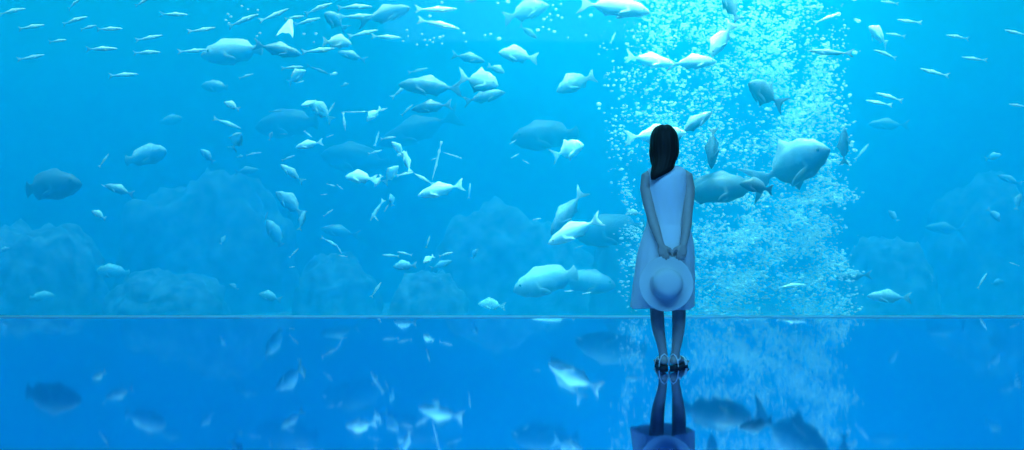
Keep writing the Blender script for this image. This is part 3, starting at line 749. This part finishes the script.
# a quarter-round bead from the floor up onto the pane
bm = bmesh.new()
pr = [(GLASS_Y + .018 - .03 * math.cos(t), .016 * math.sin(t)) for t in [PI / 2 * i / 6 for i in range(7)]]
lf = [bm.verts.new((-ROOM_X, y, z)) for y, z in pr]
rt = [bm.verts.new((ROOM_X, y, z)) for y, z in pr]
for i in range(6):
    bm.faces.new((lf[i], rt[i], rt[i + 1], lf[i + 1]))
struct('trim_1', bm, M['strip'])

# water: absorbs red, scatters blue
m, nt, out = new_mat('sea_water')
ab = nt.nodes.new('ShaderNodeVolumeAbsorption')
sc = nt.nodes.new('ShaderNodeVolumeScatter')
SIG_S, SIG_A = (0.002, 0.165, 0.25), (0.36, 0.09, 0.010)
ks = max(SIG_S)
sc.inputs['Color'].default_value = (*[c / ks for c in SIG_S], 1)
sc.inputs['Density'].default_value = ks
sc.inputs['Anisotropy'].default_value = 0.68
ka = max(SIG_A)
ab.inputs['Color'].default_value = (*[1 - c / ka for c in SIG_A], 1)
ab.inputs['Density'].default_value = ka
av = nt.nodes.new('ShaderNodeAddShader')
nt.links.new(ab.outputs['Volume'], av.inputs[0])
nt.links.new(sc.outputs['Volume'], av.inputs[1])
nt.links.new(av.outputs['Shader'], out.inputs['Volume'])
bm = bmesh.new()
box_bm(bm, -TANK_X, TANK_X, GLASS_Y + .061, TANK_BACK, TANK_FLOOR, WATER_TOP)
struct('water', bm, m)


# ------------------------------------------------------------------ reef rocks far back in the haze
M['rock'] = mat_plain('reef_rock_skin', (0.05, 0.07, 0.11), 0.95, 0.15, 4.5, (0.22, 0.28, 0.36), 1.0, detail=8)
M['rock_dark'] = mat_plain('dark_reef_rock_skin', (0.03, 0.04, 0.06), 0.95, 0.15, 3.0, (0.08, 0.09, 0.12), 0.8, detail=8)


def rock(px, py_top, w, d, label, mat='rock', seed=0):
    """a boulder standing on the tank floor, its crest at the given height"""
    top = at(px, py_top, d)
    rx = w / F * d / 2
    h = top.z - TANK_FLOOR
    bm = bmesh.new()
    bmesh.ops.create_icosphere(bm, subdivisions=5, radius=1)
    off = Vector((seed * 3.7, seed * 1.3, seed * 5.1))
    for v in bm.verts:
        n = v.co.normalized()
        k = 1 + .14 * noise.noise(n * 1.6 + off) + .12 * noise.noise(n * 4 + off) + .07 * noise.noise(n * 10 + off) + .03 * noise.noise(n * 24 + off)
        s_ = (abs(n.x) ** 2.6 + abs(n.y) ** 2.6 + abs(n.z) ** 2.6) ** (-1 / 2.6)
        v.co = Vector((n.x * k * rx * s_, n.y * k * min(rx, 1.0) * s_, n.z * k * h * s_))
    o = obj_from_bm('reef_rock', bm, M[mat])
    o.location = (top.x, d, TANK_FLOOR - .1)
    return tag(o, label, 'rock', 'reef rocks at the back of the tank')


rock(212, 176, 170, 17.6, 'broad faint reef mound under the dim arched fish', seed=1)
rock(34, 220, 136, 15.6, 'reef mound below the large dark oval fish', seed=2)
rock(338, 252, 84, 16.4, 'low reef mound below the middle swarm of fish', seed=3)
rock(510, 210, 170, 16.8, 'pale reef mound left of the bright white fish near the glass', seed=4)
rock(992, 182, 130, 17.4, 'reef ridge reaching the right frame edge', seed=5)
rock(888, 236, 96, 15.8, 'low dim reef mound just beyond the bubble column', seed=6)
rock(625, 222, 70, 15.6, 'dark reef rock behind the dim big fish beside the woman', 'rock_dark', seed=7)
rock(428, 268, 80, 15.0, 'low reef mound under the bright small turning fish', seed=8)
rock(168, 266, 110, 15.3, 'low reef mound behind the mottled resting fish', seed=9)

# ------------------------------------------------------------------ bubbles
m, nt, out = new_mat('air_bubble_skin')
di = nt.nodes.new('ShaderNodeBsdfDiffuse')
di.inputs['Color'].default_value = (0.95, 0.96, 0.97, 1)
tl = nt.nodes.new('ShaderNodeBsdfTranslucent')
tl.inputs['Color'].default_value = (0.95, 0.96, 0.97, 1)
mx = nt.nodes.new('ShaderNodeMixShader')
mx.inputs['Fac'].default_value = 0.4
tp = nt.nodes.new('ShaderNodeBsdfTransparent')
mx2 = nt.nodes.new('ShaderNodeMixShader')
mx2.inputs['Fac'].default_value = 0.35
nt.links.new(di.outputs['BSDF'], mx.inputs[1])
nt.links.new(tl.outputs['BSDF'], mx.inputs[2])
nt.links.new(mx.outputs['Shader'], mx2.inputs[1])
nt.links.new(tp.outputs['BSDF'], mx2.inputs[2])
nt.links.new(mx2.outputs['Shader'], out.inputs['Surface'])
M['bubble'] = m
ico = bmesh.new()
bmesh.ops.create_icosphere(ico, subdivisions=1, radius=1)
ico.verts.ensure_lookup_table()
IV = [v.co.copy() for v in ico.verts]
IF = [[v.index for v in f.verts] for f in ico.faces]
ico.free()
rnd = random.Random(11)


def inter(tab, y):
    if y <= tab[0][0]:
        return tab[0][1]
    for (a, va), (b, vb) in zip(tab, tab[1:]):
        if y <= b:
            return va + (vb - va) * (y - a) / (b - a)
    return tab[-1][1]


# the rising streams: how far along x each stands at each height (pixels at 12.1 m), spread, share, from, to
STREAMS = [
    ([(-10, 752), (40, 762), (90, 800), (150, 808), (220, 806), (320, 800)], 20, 3.4, -12, 322),
    ([(-10, 800), (60, 820), (320, 832)], 13, 1.8, -12, 322),
    ([(-10, 700), (80, 713), (150, 724), (230, 741), (320, 735)], 15, 2.2, -12, 322),
    ([(-10, 655), (80, 668), (190, 665)], 16, 1.2, -12, 190),
    ([(-10, 690), (320, 695)], 22, .8, -12, 322),
    ([(200, 632), (320, 628)], 10, .35, 225, 320),
    ([(-10, 640), (100, 622), (200, 628)], 15, .55, -12, 215),
    ([(-10, 725), (320, 730)], 70, 2.2, -12, 322),
    ([(-10, 748), (50, 756), (70, 760)], 24, 1.0, -12, 75),
    ([(60, 800), (110, 806), (150, 800)], 24, 1.3, 62, 155),
    ([(190, 808), (215, 804), (260, 800)], 16, 1.2, 192, 262),
    ([(190, 735), (240, 742), (320, 735)], 17, 2.0, 195, 318),
    ([(190, 815), (320, 810)], 26, 1.8, 190, 318),
    ([(220, 705), (320, 700)], 14, .6, 220, 318),
]
tot = sum(s[2] for s in STREAMS)
verts, faces = [], []
N_BUB = 19000
n_done = 0
while n_done < N_BUB:
    k = rnd.random() * tot
    for st in STREAMS:
        k -= st[2]
        if k <= 0:
            break
    y = st[3] + rnd.random() * (st[4] - st[3])
    x = inter(st[0], y) + rnd.gauss(0, st[1])
    if x > 852 + rnd.gauss(0, 2) or x < 594 + y * .1:
        continue
    c = at(x, y, 12.15)
    c.y += rnd.uniform(-.4, .5)
    # clumps and gaps
    g = noise.noise(Vector((c.x * 3.2, c.z * 3.2, 4.0))) + .6 * noise.noise(Vector((c.x * 8, c.z * 8, 9.0)))
    if g < rnd.uniform(-.4, .6):
        continue
    r = 0.0108 * math.exp(rnd.gauss(0, .48))
    r = min(r, .028)
    fl = rnd.uniform(.6, .85)
    wx = rnd.uniform(1.0, 1.35)
    b = len(verts)
    for v in IV:
        verts.append((c.x + v.x * r * wx, c.y + v.y * r, c.z + v.z * r * fl))
    faces += [[i + b for i in f] for f in IF]
    n_done += 1
me = bpy.data.meshes.new('bubble_column')
me.from_pydata(verts, [], faces)
me.materials.append(M['bubble'])
me.polygons.foreach_set('use_smooth', [True] * len(me.polygons))
o = link(bpy.data.objects.new('bubble_column', me))
tag(o, 'tall column of countless white air bubbles rising behind the woman', 'bubbles', None, 'stuff')

# loose single bubbles away from the column
bb = bmesh.new()
bmesh.ops.create_icosphere(bb, subdivisions=2, radius=1)
bme = bpy.data.meshes.new('bubble')
bb.to_mesh(bme)
bb.free()
bme.materials.append(M['bubble'])
for p in bme.polygons:
    p.use_smooth = True


def bubbles(spots, label, group):
    for x, y, s in spots:
        o = link(bpy.data.objects.new('bubble', bme))
        o.location = at(x, y, 11.8 + rnd.uniform(-.2, .2))
        r = s * .5 / F * 11.8
        o.scale = (r * 1.15, r, r * .8)
        tag(o, label, 'bubble', group)


bubbles([(422, 34, 2), (417, 44.5, 2), (427, 45, 2), (430, 40, 2.2), (433, 42, 2), (425, 40, 2.2), (440, 37, 3), (443, 36, 2.4),
         (442, 43.5, 2), (407, 30, 2), (403, 41, 2), (408, 36, 1.6), (430, 16, 3), (434, 38, 1.8)],
        'small air bubble in the loose cluster under the long arched silver fish', 'bubbles under the arched silver fish')
bubbles([(464, 33, 2.4), (466, 41.5, 2), (485, 35, 2), (490.5, 34, 2.2), (499, 38.5, 4), (498, 3, 2.4), (508, 1.5, 4), (442, 2.5, 3)],
        'single air bubble in open water between the arched silver fish and pale oval fish', 'bubbles over the pale oval fish')
bubbles([(538, 30, 3.4), (543, 27, 2.2), (549, 29.5, 2.2), (554.5, 31.5, 3), (544, 19, 3), (550, 14, 2.2), (551, 20, 2), (556, 9, 2.2),
         (558, 15.5, 2.6), (562, 17.5, 2.4), (547, 17, 1.6), (568, 37.5, 1.8), (586, 35, 2.2), (580, 16.5, 2.2), (591, 15, 3.4),
         (561, 4, 2), (553, 5, 1.8)],
        'small air bubble in the cluster between the two pale fish at the top', 'bubbles between the pale fish at the top')
bubbles([(599, 104, 4.2), (599, 108.5, 2.4), (606, 121, 2.2), (612, 108, 2), (616, 116, 2.4), (623, 112, 2), (619, 99, 2)],
        'air bubble drifting off the left flank of the bubble column', 'bubbles drifting beside the column')
bubbles([(858.5, 21, 4), (855, 52.5, 4.4), (838, 14, 5), (850, 95, 3.6), (852, 142, 3.4), (850, 165, 3), (855, 312, 2.4), (862, 307, 2.2)],
        'air bubble escaping from the outer edge of the bubble column', 'bubbles escaping from the column')
bubbles([(228, 14, 2.2), (231, 16.5, 2.4), (226, 20, 2.2), (229, 23, 2), (242, 6, 2.2), (248, 9, 2), (258, 10, 2.2), (260, 33, 2.4), (257, 36, 2)],
        'faint air bubble beside the thin slender fish climbing above the dome-backed fish', 'bubbles above the dome-backed fish')
bubbles([(304, 34, 2.8), (316, 33.5, 2.8), (314, 42, 1.8)],
        'lone air bubble between the white kite-shaped fish and striped-back fish', 'bubbles beside the kite-shaped fish')

# ------------------------------------------------------------------ the woman
M['skin'] = mat_plain('skin', (0.36, 0.29, 0.26), 0.5, 0.35, 30, (0.38, 0.31, 0.275))
M['hair'] = mat_plain('dark_hair', (0.012, 0.01, 0.009), 0.6, 0.15)
M['sole'] = mat_plain('dark_sandal_sole', (0.03, 0.03, 0.035), 0.6, 0.3)
M['strap'] = mat_plain('pale_sandal_strap', (0.75, 0.75, 0.72), 0.35, 0.5)
M['nail'] = mat_plain('finger_nail', (0.6, 0.42, 0.36), 0.3, 0.5)
M['sclera'] = mat_plain('eye_white', (0.8, 0.8, 0.78), 0.2, 0.5)
M['iris'] = mat_plain('dark_iris', (0.03, 0.02, 0.015), 0.2, 0.5)
M['lip'] = mat_plain('lips', (0.5, 0.22, 0.2), 0.4, 0.4)


def cloth(name, col, trans, scale=220):
    m, nt, out = new_mat(name)
    d = nt.nodes.new('ShaderNodeBsdfDiffuse')
    d.inputs['Color'].default_value = (*col, 1)
    t = nt.nodes.new('ShaderNodeBsdfTranslucent')
    t.inputs['Color'].default_value = (*col, 1)
    mx = nt.nodes.new('ShaderNodeMixShader')
    mx.inputs['Fac'].default_value = trans
    tc = nt.nodes.new('ShaderNodeTexCoord')
    nz = nt.nodes.new('ShaderNodeTexNoise')
    nz.inputs['Scale'].default_value = scale
    bp = nt.nodes.new('ShaderNodeBump')
    bp.inputs['Strength'].default_value = 0.1
    bp.inputs['Distance'].default_value = 0.002
    nt.links.new(tc.outputs['Object'], nz.inputs['Vector'])
    nt.links.new(nz.outputs['Fac'], bp.inputs['Height'])
    nt.links.new(bp.outputs['Normal'], d.inputs['Normal'])
    nt.links.new(d.outputs['BSDF'], mx.inputs[1])
    nt.links.new(t.outputs['BSDF'], mx.inputs[2])
    nt.links.new(mx.outputs['Shader'], out.inputs['Surface'])
    return m


M['dress'] = cloth('white_cotton', (0.86, 0.85, 0.86), 0.3)
M['hat'] = cloth('white_woven_straw', (0.74, 0.76, 0.74), 0.3, 90)

PX, PY = 1.031, 6.0
person = link(bpy.data.objects.new('person', None))
person.location = (PX, PY, 0)
tag(person, 'woman in a white sleeveless dress standing with her back turned, hands behind her', 'person')

bm = bmesh.new()
# trunk and neck
loft(bm, [ring_xy(*r, n=28) for r in (
    (.008, 0, .695, .09, .06), (.008, 0, .72, .145, .095), (.008, -.008, .79, .168, .115), (.008, -.008, .86, .165, .112),
    (.006, 0, .94, .138, .092), (.005, .004, 1.0, .117, .08), (.004, .004, 1.06, .116, .08), (.003, .004, 1.13, .122, .088),
    (.003, 0, 1.2, .127, .093), (.003, -.004, 1.26, .13, .088), (.003, -.006, 1.3, .125, .072), (.003, -.004, 1.325, .1, .058),
    (0, 0, 1.345, .066, .052), (-.003, .006, 1.37, .05, .05), (-.006, .012, 1.41, .048, .05), (-.008, .016, 1.45, .047, .05))])
# head with the face on the +Y side
HC = Vector((-.012, .018, 1.512))
hr = []
NT, NP = 26, 36
for i in range(1, NT):
    th = PI * i / NT
    zz = math.cos(th)
    ring = []
    for k in range(NP):
        ph = 2 * PI * k / NP
        c, s = math.cos(ph), math.sin(ph)
        w = math.sin(th)
        rx, ry, rz = .072, .09, .108
        jaw = 1 - .26 * max(0, -zz) ** 1.4
        x, y, z = rx * w * c * jaw, ry * w * s * (1 - .12 * max(0, -zz)), rz * zz
        if s > 0:
            y += .012 * max(0, -zz - .2) * s
            y -= .008 * math.exp(-((abs(x) - .03) / .014) ** 2 - ((z - .005) / .014) ** 2)       # eye sockets
            y += .006 * math.exp(-((abs(x) - .034) / .02) ** 2 - ((z + .03) / .02) ** 2)          # cheeks
            y += .006 * math.exp(-(x / .02) ** 2 - ((z + .088) / .014) ** 2)                      # chin
            y += .004 * math.exp(-(x / .03) ** 2 - ((z - .03) / .012) ** 2)                       # brow
        ring.append((HC.x + x, HC.y + y, HC.z + z))
    hr.append(ring)
loft(bm, hr)
tube(bm, [HC + Vector(p) for p in ((0, .084, .012), (0, .093, -.006), (0, .102, -.026), (0, .092, -.034))], [.006, .0075, .011, .008], 10)
tube(bm, [HC + Vector(p) for p in ((-.02, .088, -.056), (-.008, .0935, -.054), (.008, .0935, -.054), (.02, .088, -.056))], [.004, .006, .006, .004], 8)
tube(bm, [HC + Vector(p) for p in ((-.017, .087, -.064), (0, .0925, -.067), (.017, .087, -.064))], [.004, .007, .004], 8)
for s in (-1, 1):
    tube(bm, [HC + Vector(p) for p in ((s * .07, -.006, .02), (s * .077, -.012, .005), (s * .075, -.01, -.015), (s * .07, -.002, -.032))],
         [(.006, .013), (.007, .017), (.006, .014), (.005, .008)], 10)
# arms drawn back behind the hips
ARM = {
    -1: [(-.1, -.004, 1.288), (-.128, -.012, 1.272), (-.139, -.024, 1.2), (-.128, -.05, 1.11), (-.112, -.078, 1.03),
         (-.1, -.112, .965), (-.083, -.15, .9), (-.068, -.178, .845), (-.062, -.186, .826)],
    1: [(.108, -.004, 1.292), (.138, -.012, 1.276), (.15, -.024, 1.2), (.142, -.05, 1.11), (.128, -.078, 1.03),
        (.117, -.112, .965), (.102, -.15, .9), (.086, -.178, .845), (.08, -.186, .826)],
}
AR = [.042, .044, .039, .036, .033, .034, .029, (.024, .02), (.024, .019)]
for s in (-1, 1):
    tube(bm, ARM[s], AR, 16)
# hands: palm, four unequal bent fingers on the outside of the brim, thumb inside it
NAILS = []
for s in (-1, 1):
    W = Vector(ARM[s][-1])
    h = Vector((-s * .2, -.2, -.94)).normalized()
    l = Vector((-s * .86, -.28, -.25))
    l = (l - h * l.dot(h)).normalized()          # toward the index side
    nrm = h.cross(l).normalized()
    if nrm.y < 0:
        nrm = -nrm                               # palm side: toward the body
    ctr = W + h * .03
    tube(bm, [W - h * .012, W + h * .01, W + h * .03, W + h * .05, W + h * .058],
         [(.02, .018), (.024, .017), (.031, .014), (.033, .012), (.031, .011)], 16)
    # tube() frames are arbitrary, so widen the palm with short ridges to each knuckle
    for j, (off, ln) in enumerate(((1.5, .056), (.5, .064), (-.5, .06), (-1.5, .048))):
        base = W + h * (.054 - .004 * abs(off - .3)) + l * (off * .0155)
        tube(bm, [W + h * .008 + l * (off * .009), W + h * .04 + l * (off * .015), base], [.012, .0125, .0105], 10)
        d1 = (h + nrm * .15 + l * off * .05).normalized()
        d2 = (h + nrm * .62).normalized()
        d3 = (h * .55 + nrm * 1.0).normalized()
        p1 = base + d1 * ln * .45
        p2 = p1 + d2 * ln * .32
        p3 = p2 + d3 * ln * .23
        tube(bm, [base, base + d1 * ln * .22, p1, p1 + d2 * ln * .16, p2, p3], [.0095, .0086, .0088, .0078, .0078, .0062], 10)
        NAILS.append((p3 - nrm * .005 - d3 * .001, d3, l))
    tb = W + h * .016 + l * .02 + nrm * .006
    t1 = tb + (h * .6 + l * .8 + nrm * .3).normalized() * .034
    t2 = t1 + (h * .9 + l * .25 + nrm * .35).normalized() * .028
    t3 = t2 + (h * 1.0 - l * .05 + nrm * .1).normalized() * .022
    tube(bm, [tb, t1, t2, t3], [.013, .011, .0095, .007], 10)
# legs
LEG = {
    -1: [(-.078, -.004, .76), (-.078, 0, .64), (-.07, .004, .52), (-.064, .004, .45), (-.062, -.006, .39), (-.06, -.014, .33),
         (-.05, -.012, .25), (-.032, -.006, .17), (-.021, -.002, .11), (-.018, .0, .075)],
    1: [(.094, -.004, .76), (.094, 0, .64), (.09, .004, .52), (.088, .004, .45), (.086, -.006, .39), (.084, -.014, .33),
        (.08, -.012, .25), (.072, -.006, .17), (.064, -.002, .11), (.062, .0, .075)],
}
LR = [.088, .078, .062, .05, .046, .046, .041, .033, .029, .03]
FOOT = {-1: math.radians(92), 1: math.radians(56)}
for s in (-1, 1):
    tube(bm, LEG[s], LR, 18)
    a = Vector(LEG[s][-1])
    fd = Vector((math.cos(FOOT[s]), math.sin(FOOT[s]), 0))
    g = Vector((a.x, a.y, 0))
    tube(bm, [g - fd * .028 + Vector((0, 0, .052)), g + Vector((0, 0, .058)), g + fd * .045 + Vector((0, 0, .056)), g + fd * .09 + Vector((0, 0, .043)),
              g + fd * .125 + Vector((0, 0, .034)), g + fd * .15 + Vector((0, 0, .03))],
         [.027, .03, .03, .027, .022, .017], 14)
    sd = Vector((-fd.y, fd.x, 0)) * s
    for j in range(5):
        q = g + fd * (.14 - .006 * j * j * .5) + sd * (-.026 + .0125 * j) + Vector((0, 0, .028))
        tube(bm, [q - fd * .03, q, q + fd * (.024 - .003 * j)], [.01, .0095 - .0007 * j, .0085 - .0008 * j], 8)
body = obj_from_bm('body', bm, M['skin'], person)
rm = body.modifiers.new('remesh', 'REMESH')
rm.mode = 'VOXEL'
rm.voxel_size = 0.0042
rm.use_smooth_shade = True
sm = body.modifiers.new('smooth', 'SMOOTH')
sm.factor = .5
sm.iterations = 4
# eyes
for s in (-1, 1):
    b2 = bmesh.new()
    bmesh.ops.create_uvsphere(b2, u_segments=16, v_segments=12, radius=.0115)
    e = obj_from_bm('eye', b2, M['sclera'], person)
    e.location = HC + Vector((s * .03, .0705, .004))
    b2 = bmesh.new()
    bmesh.ops.create_uvsphere(b2, u_segments=12, v_segments=8, radius=.006)
    i_ = obj_from_bm('iris', b2, M['iris'], e)
    i_.location = (0, .0072, 0)
    i_.scale = (1, .8, 1)

# dress
D = [(1.352, .001, .066, -.002, .06), (1.345, .002, .095, -.004, .068), (1.33, .003, .122, -.006, .08), (1.305, .003, .135, -.006, .094),
     (1.26, .003, .137, -.004, .104), (1.2, .003, .134, -.002, .108), (1.13, .003, .129, 0, .104), (1.06, .005, .126, 0, .097),
     (1.0, .007, .13, 0, .098), (.968, .009, .135, -.002, .102), (.955, .009, .137, -.002, .104), (.94, .009, .148, -.003, .11),
     (.9, .009, .16, -.006, .122), (.84, .004, .176, -.008, .138), (.78, -.002, .187, -.01, .15), (.7, -.008, .193, -.01, .158),
     (.6, -.015, .199, -.01, .166), (.5, -.021, .203, -.01, .172), (.44, -.025, .206, -.01, .176), (.408, -.027, .207, -.01, .178)]
bm = bmesh.new()
rings = []
ND = 96
for z, cx, rx, cy, ry in D:
    k = min(1, max(0, (.95 - z) / .54))
    k2 = min(1, max(0, (1.3 - z) / .1)) * min(1, max(0, (z - .955) / .05))
    r = []
    for i in range(ND):
        a = 2 * PI * i / ND
        f = 1 + k * (.03 * math.sin(9 * a + 1.0 + z * 2) + .018 * math.sin(17 * a + .4 + z * 3) + .012 * math.sin(5 * a))
        f += k2 * .024 * math.sin(7 * a + z * 38 + math.sin(a * 2) * 2)
        zz = z + (.006 * math.sin(3 * a + 1) * k)
        # straps ride higher on the shoulders than the neckline
        if z > 1.32:
            zz += .012 * abs(math.cos(a)) - .01
        r.append((cx + rx * f * math.cos(a), cy + ry * f * math.sin(a), zz))
    rings.append(r)
loft(bm, rings, cap=False)
dress = obj_from_bm('dress', bm, M['dress'], person)
dress['label'] = 'white sleeveless dress flaring to below the knee'
so = dress.modifiers.new('cloth_thickness', 'SOLIDIFY')
so.thickness = .003
so.offset = 0
sub = dress.modifiers.new('subdivision', 'SUBSURF')
sub.levels = sub.render_levels = 1

# hair, drawn over to one side of the back
Hr = [(1.628, -.012, .02, .0, .02), (1.624, -.012, .04, .0, .045), (1.612, -.012, .06, 0, .072), (1.59, -.012, .078, 0, .092), (1.56, -.012, .089, -.002, .104),
      (1.52, -.013, .095, -.008, .106), (1.48, -.013, .097, -.016, .1), (1.44, -.014, .095, -.026, .09), (1.41, -.016, .088, -.04, .078),
      (1.385, -.022, .08, -.056, .066), (1.36, -.032, .074, -.074, .052), (1.335, -.034, .076, -.088, .042), (1.308, -.058, .06, -.104, .032),
      (1.286, -.082, .04, -.112, .024), (1.266, -.1, .02, -.114, .014), (1.254, -.11, .006, -.114, .006)]
bm = bmesh.new()
rings = []
NH = 72
for z, cx, rx, cy, ry in Hr:
    r = []
    for i in range(NH):
        a = 2 * PI * i / NH
        f = 1 + .02 * math.sin(19 * a + z * 9) + .014 * math.sin(31 * a - z * 14)
        y = cy + ry * f * math.sin(a)
        x = cx + rx * f * math.cos(a)
        # leave the face free
        if math.sin(a) > .25 and z < 1.585 and z > 1.38:
            y = min(y, HC.y + .045 - .02 * (1.585 - z) / .2)
        r.append((x, y, z + .004 * math.sin(5 * a)))
    rings.append(r)
loft(bm, rings)
# loose lock hanging over the shoulder beside the neck
for q in range(5):
    o_ = q * .006
    tube(bm, [(-.07 - o_ * .3, -.02 + o_, 1.53), (-.092 - o_ * .4, -.022 + o_, 1.475), (-.101, -.026 + o_, 1.42), (-.1 + o_ * .5, -.034 + o_, 1.375),
              (-.093 + o_, -.05 + o_, 1.345), (-.088 + o_, -.07 + o_, 1.318)], [.012, .014, .014, .012, .008, .003], 10)
hair = obj_from_bm('hair', bm, M['hair'], person)
hair['label'] = 'long dark hair swept over one shoulder'
sub = hair.modifiers.new('subdivision', 'SUBSURF')
sub.levels = sub.render_levels = 1

# sandals
for s in (-1, 1):
    a = Vector(LEG[s][-1])
    fd = Vector((math.cos(FOOT[s]), math.sin(FOOT[s]), 0))
    sd = Vector((-fd.y, fd.x, 0))
    g = Vector((a.x, a.y, 0))
    out = [(-.042, .011), (-.038, .02), (-.025, .027), (0, .03), (.04, .03), (.08, .033), (.115, .035), (.145, .03), (.165, .019), (.172, .008)]
    loop = [g + fd * u + sd * v for u, v in out] + [g + fd * u - sd * v for u, v in reversed(out)]
    bm = bmesh.new()
    loft(bm, [[p + Vector((0, 0, zz)) for p in loop] for zz in (.001, .004, .016, .02)])
    sole = obj_from_bm('sandal', bm, M['sole'], person, False)
    # strap round the ankle
    bm = bmesh.new()
    c = Vector(LEG[s][-1]) + Vector((0, 0, -.012))
    N = 28
    ro, ri, hh = .036, .033, .007
    rr = []
    for i in range(N):
        t = 2 * PI * i / N
        dv = fd * math.cos(t) * 1.1 + sd * math.sin(t)
        zt = .012 * math.cos(t)
        rr.append([bm.verts.new(c + dv * rad + Vector((0, 0, zt + z_))) for rad, z_ in ((ri, -hh), (ro, -hh), (ro, hh), (ri, hh))])
    for i in range(N):
        p_, q_ = rr[i], rr[(i + 1) % N]
        for j in range(4):
            bm.faces.new((p_[j], p_[(j + 1) % 4], q_[(j + 1) % 4], q_[j]))
    stp = obj_from_bm('ankle_strap', bm, M['strap'], sole)
    stp['label'] = 'pale strap around the ankle'
    # heel strap and toe strap
    bm = bmesh.new()
    for v in (-1, 1):
        tube(bm, [g - fd * .018 + sd * (v * .031) + Vector((0, 0, .015)), g - fd * .026 + sd * (v * .03) + Vector((0, 0, .05)),
                  g - fd * .03 + sd * (v * .018) + Vector((0, 0, .085)), g - fd * .036 + Vector((0, 0, .1))], [.004, .0045, .0045, .004], 8)
    obj_from_bm('heel_strap', bm, M['strap'], sole)
    bm = bmesh.new()
    tube(bm, [g + fd * .1 + sd * (.037 * math.cos(t)) + Vector((0, 0, .014 + .05 * math.sin(t))) for t in [PI * i / 10 for i in range(11)]],
         [(.004, .012)] * 11, 10)
    obj_from_bm('toe_strap', bm, M['strap'], sole)

# the hat she holds behind her
hat = link(bpy.data.objects.new('sun_hat', None))
hat.location = (PX - .034, PY - .204, .578)
hat.rotation_euler = (math.radians(-4), 0, 0)
tag(hat, 'white wide-brimmed sun hat held in both hands behind the woman\'s skirt', 'hat')


def revolve(profile, n, wob):
    """profile: (radius, depth toward -Y)"""
    b_ = bmesh.new()
    rings_ = []
    for r_, dp in profile:
        ring = []
        for i in range(n):
            t = 2 * PI * i / n
            k = wob * (r_ / .175) ** 3
            ring.append((r_ * math.cos(t), -dp + k * (math.sin(3 * t + .6) * .6 + math.sin(2 * t) * .5), r_ * math.sin(t)))
        rings_.append(ring)
    loft(b_, rings_, cap=False)
    return b_


bm = revolve([(.098, .016), (.104, .008), (.115, .004), (.135, .002), (.155, .003), (.17, .004), (.176, .005), (.177, .003)], 80, .008)
br = obj_from_bm('brim', bm, M['hat'], hat)
bm = revolve([(.1, .008), (.099, .02), (.098, .035), (.096, .055), (.092, .075), (.084, .092), (.07, .105), (.05, .112), (.025, .116), (.003, .117)], 64, 0)
bm.verts.ensure_lookup_table()
bm.faces.new(bm.verts[-64:])
cr = obj_from_bm('crown', bm, M['hat'], hat)
bm = revolve([(.1005, .012), (.1025, .014), (.1015, .03), (.0995, .032)], 64, 0)
bd = obj_from_bm('hat_band', bm, M['hat'], hat)
for o_ in (br, cr, bd):
    so = o_.modifiers.new('straw_thickness', 'SOLIDIFY')
    so.thickness = .003
    so.offset = 0

# ------------------------------------------------------------------ light and camera
def light(name, kind, loc, rot, energy, color, **kw):
    l = bpy.data.lights.new(name, kind)
    l.energy = energy
    l.color = color
    for k, v in kw.items():
        setattr(l, k, v)
    o = link(bpy.data.objects.new(name, l))
    o.location = loc
    o.rotation_euler = rot
    return o


# daylight falling through the open top of the tank
light('sun', 'SUN', (0, 14, 12), (math.radians(4), math.radians(4), 0), 14.6, (0.8, 1.04, 0.69), angle=math.radians(12))
# unseen fill light added over the water, turned to the bubbles to brighten them
light('bubble_fill', 'AREA', (1.9, 10.2, 6.3), (math.radians(15), 0, 0), 410.0, (0.8, 1.0, 0.66), shape='RECTANGLE', size=5.5, size_y=1.0, spread=math.radians(62))
# unseen blue fill light added under the ceiling for the woman's back
light('hall_fill', 'AREA', (0.5, 2.2, ROOM_TOP - .05), (math.radians(20), 0, 0), 930.0, (0.085, 0.5, 1.0), shape='RECTANGLE', size=6.0, size_y=3.0)

# slim unseen fill light added at the ceiling to brighten the sealing strip
light('strip_fill', 'AREA', (0, 8.3, ROOM_TOP - .05), (math.radians(8), 0, 0), 210.0, (0.1, 0.72, 1.0), shape='RECTANGLE', size=14.0, size_y=0.3)

w = bpy.data.worlds.new('world')
w.use_nodes = True
w.node_tree.nodes['Background'].inputs['Color'].default_value = (0.3, 0.6, 1.0, 1)
w.node_tree.nodes['Background'].inputs['Strength'].default_value = 0.3
scene.world = w

cam = bpy.data.cameras.new('camera')
cam.sensor_width = 36.0
cam.sensor_fit = 'HORIZONTAL'
cam.lens = F / 1024 * 36.0
cam.clip_end = 200
co = link(bpy.data.objects.new('camera', cam))
co.location = (0, 0, EYE)
co.rotation_euler = (PI / 2, 0, 0)
scene.camera = co
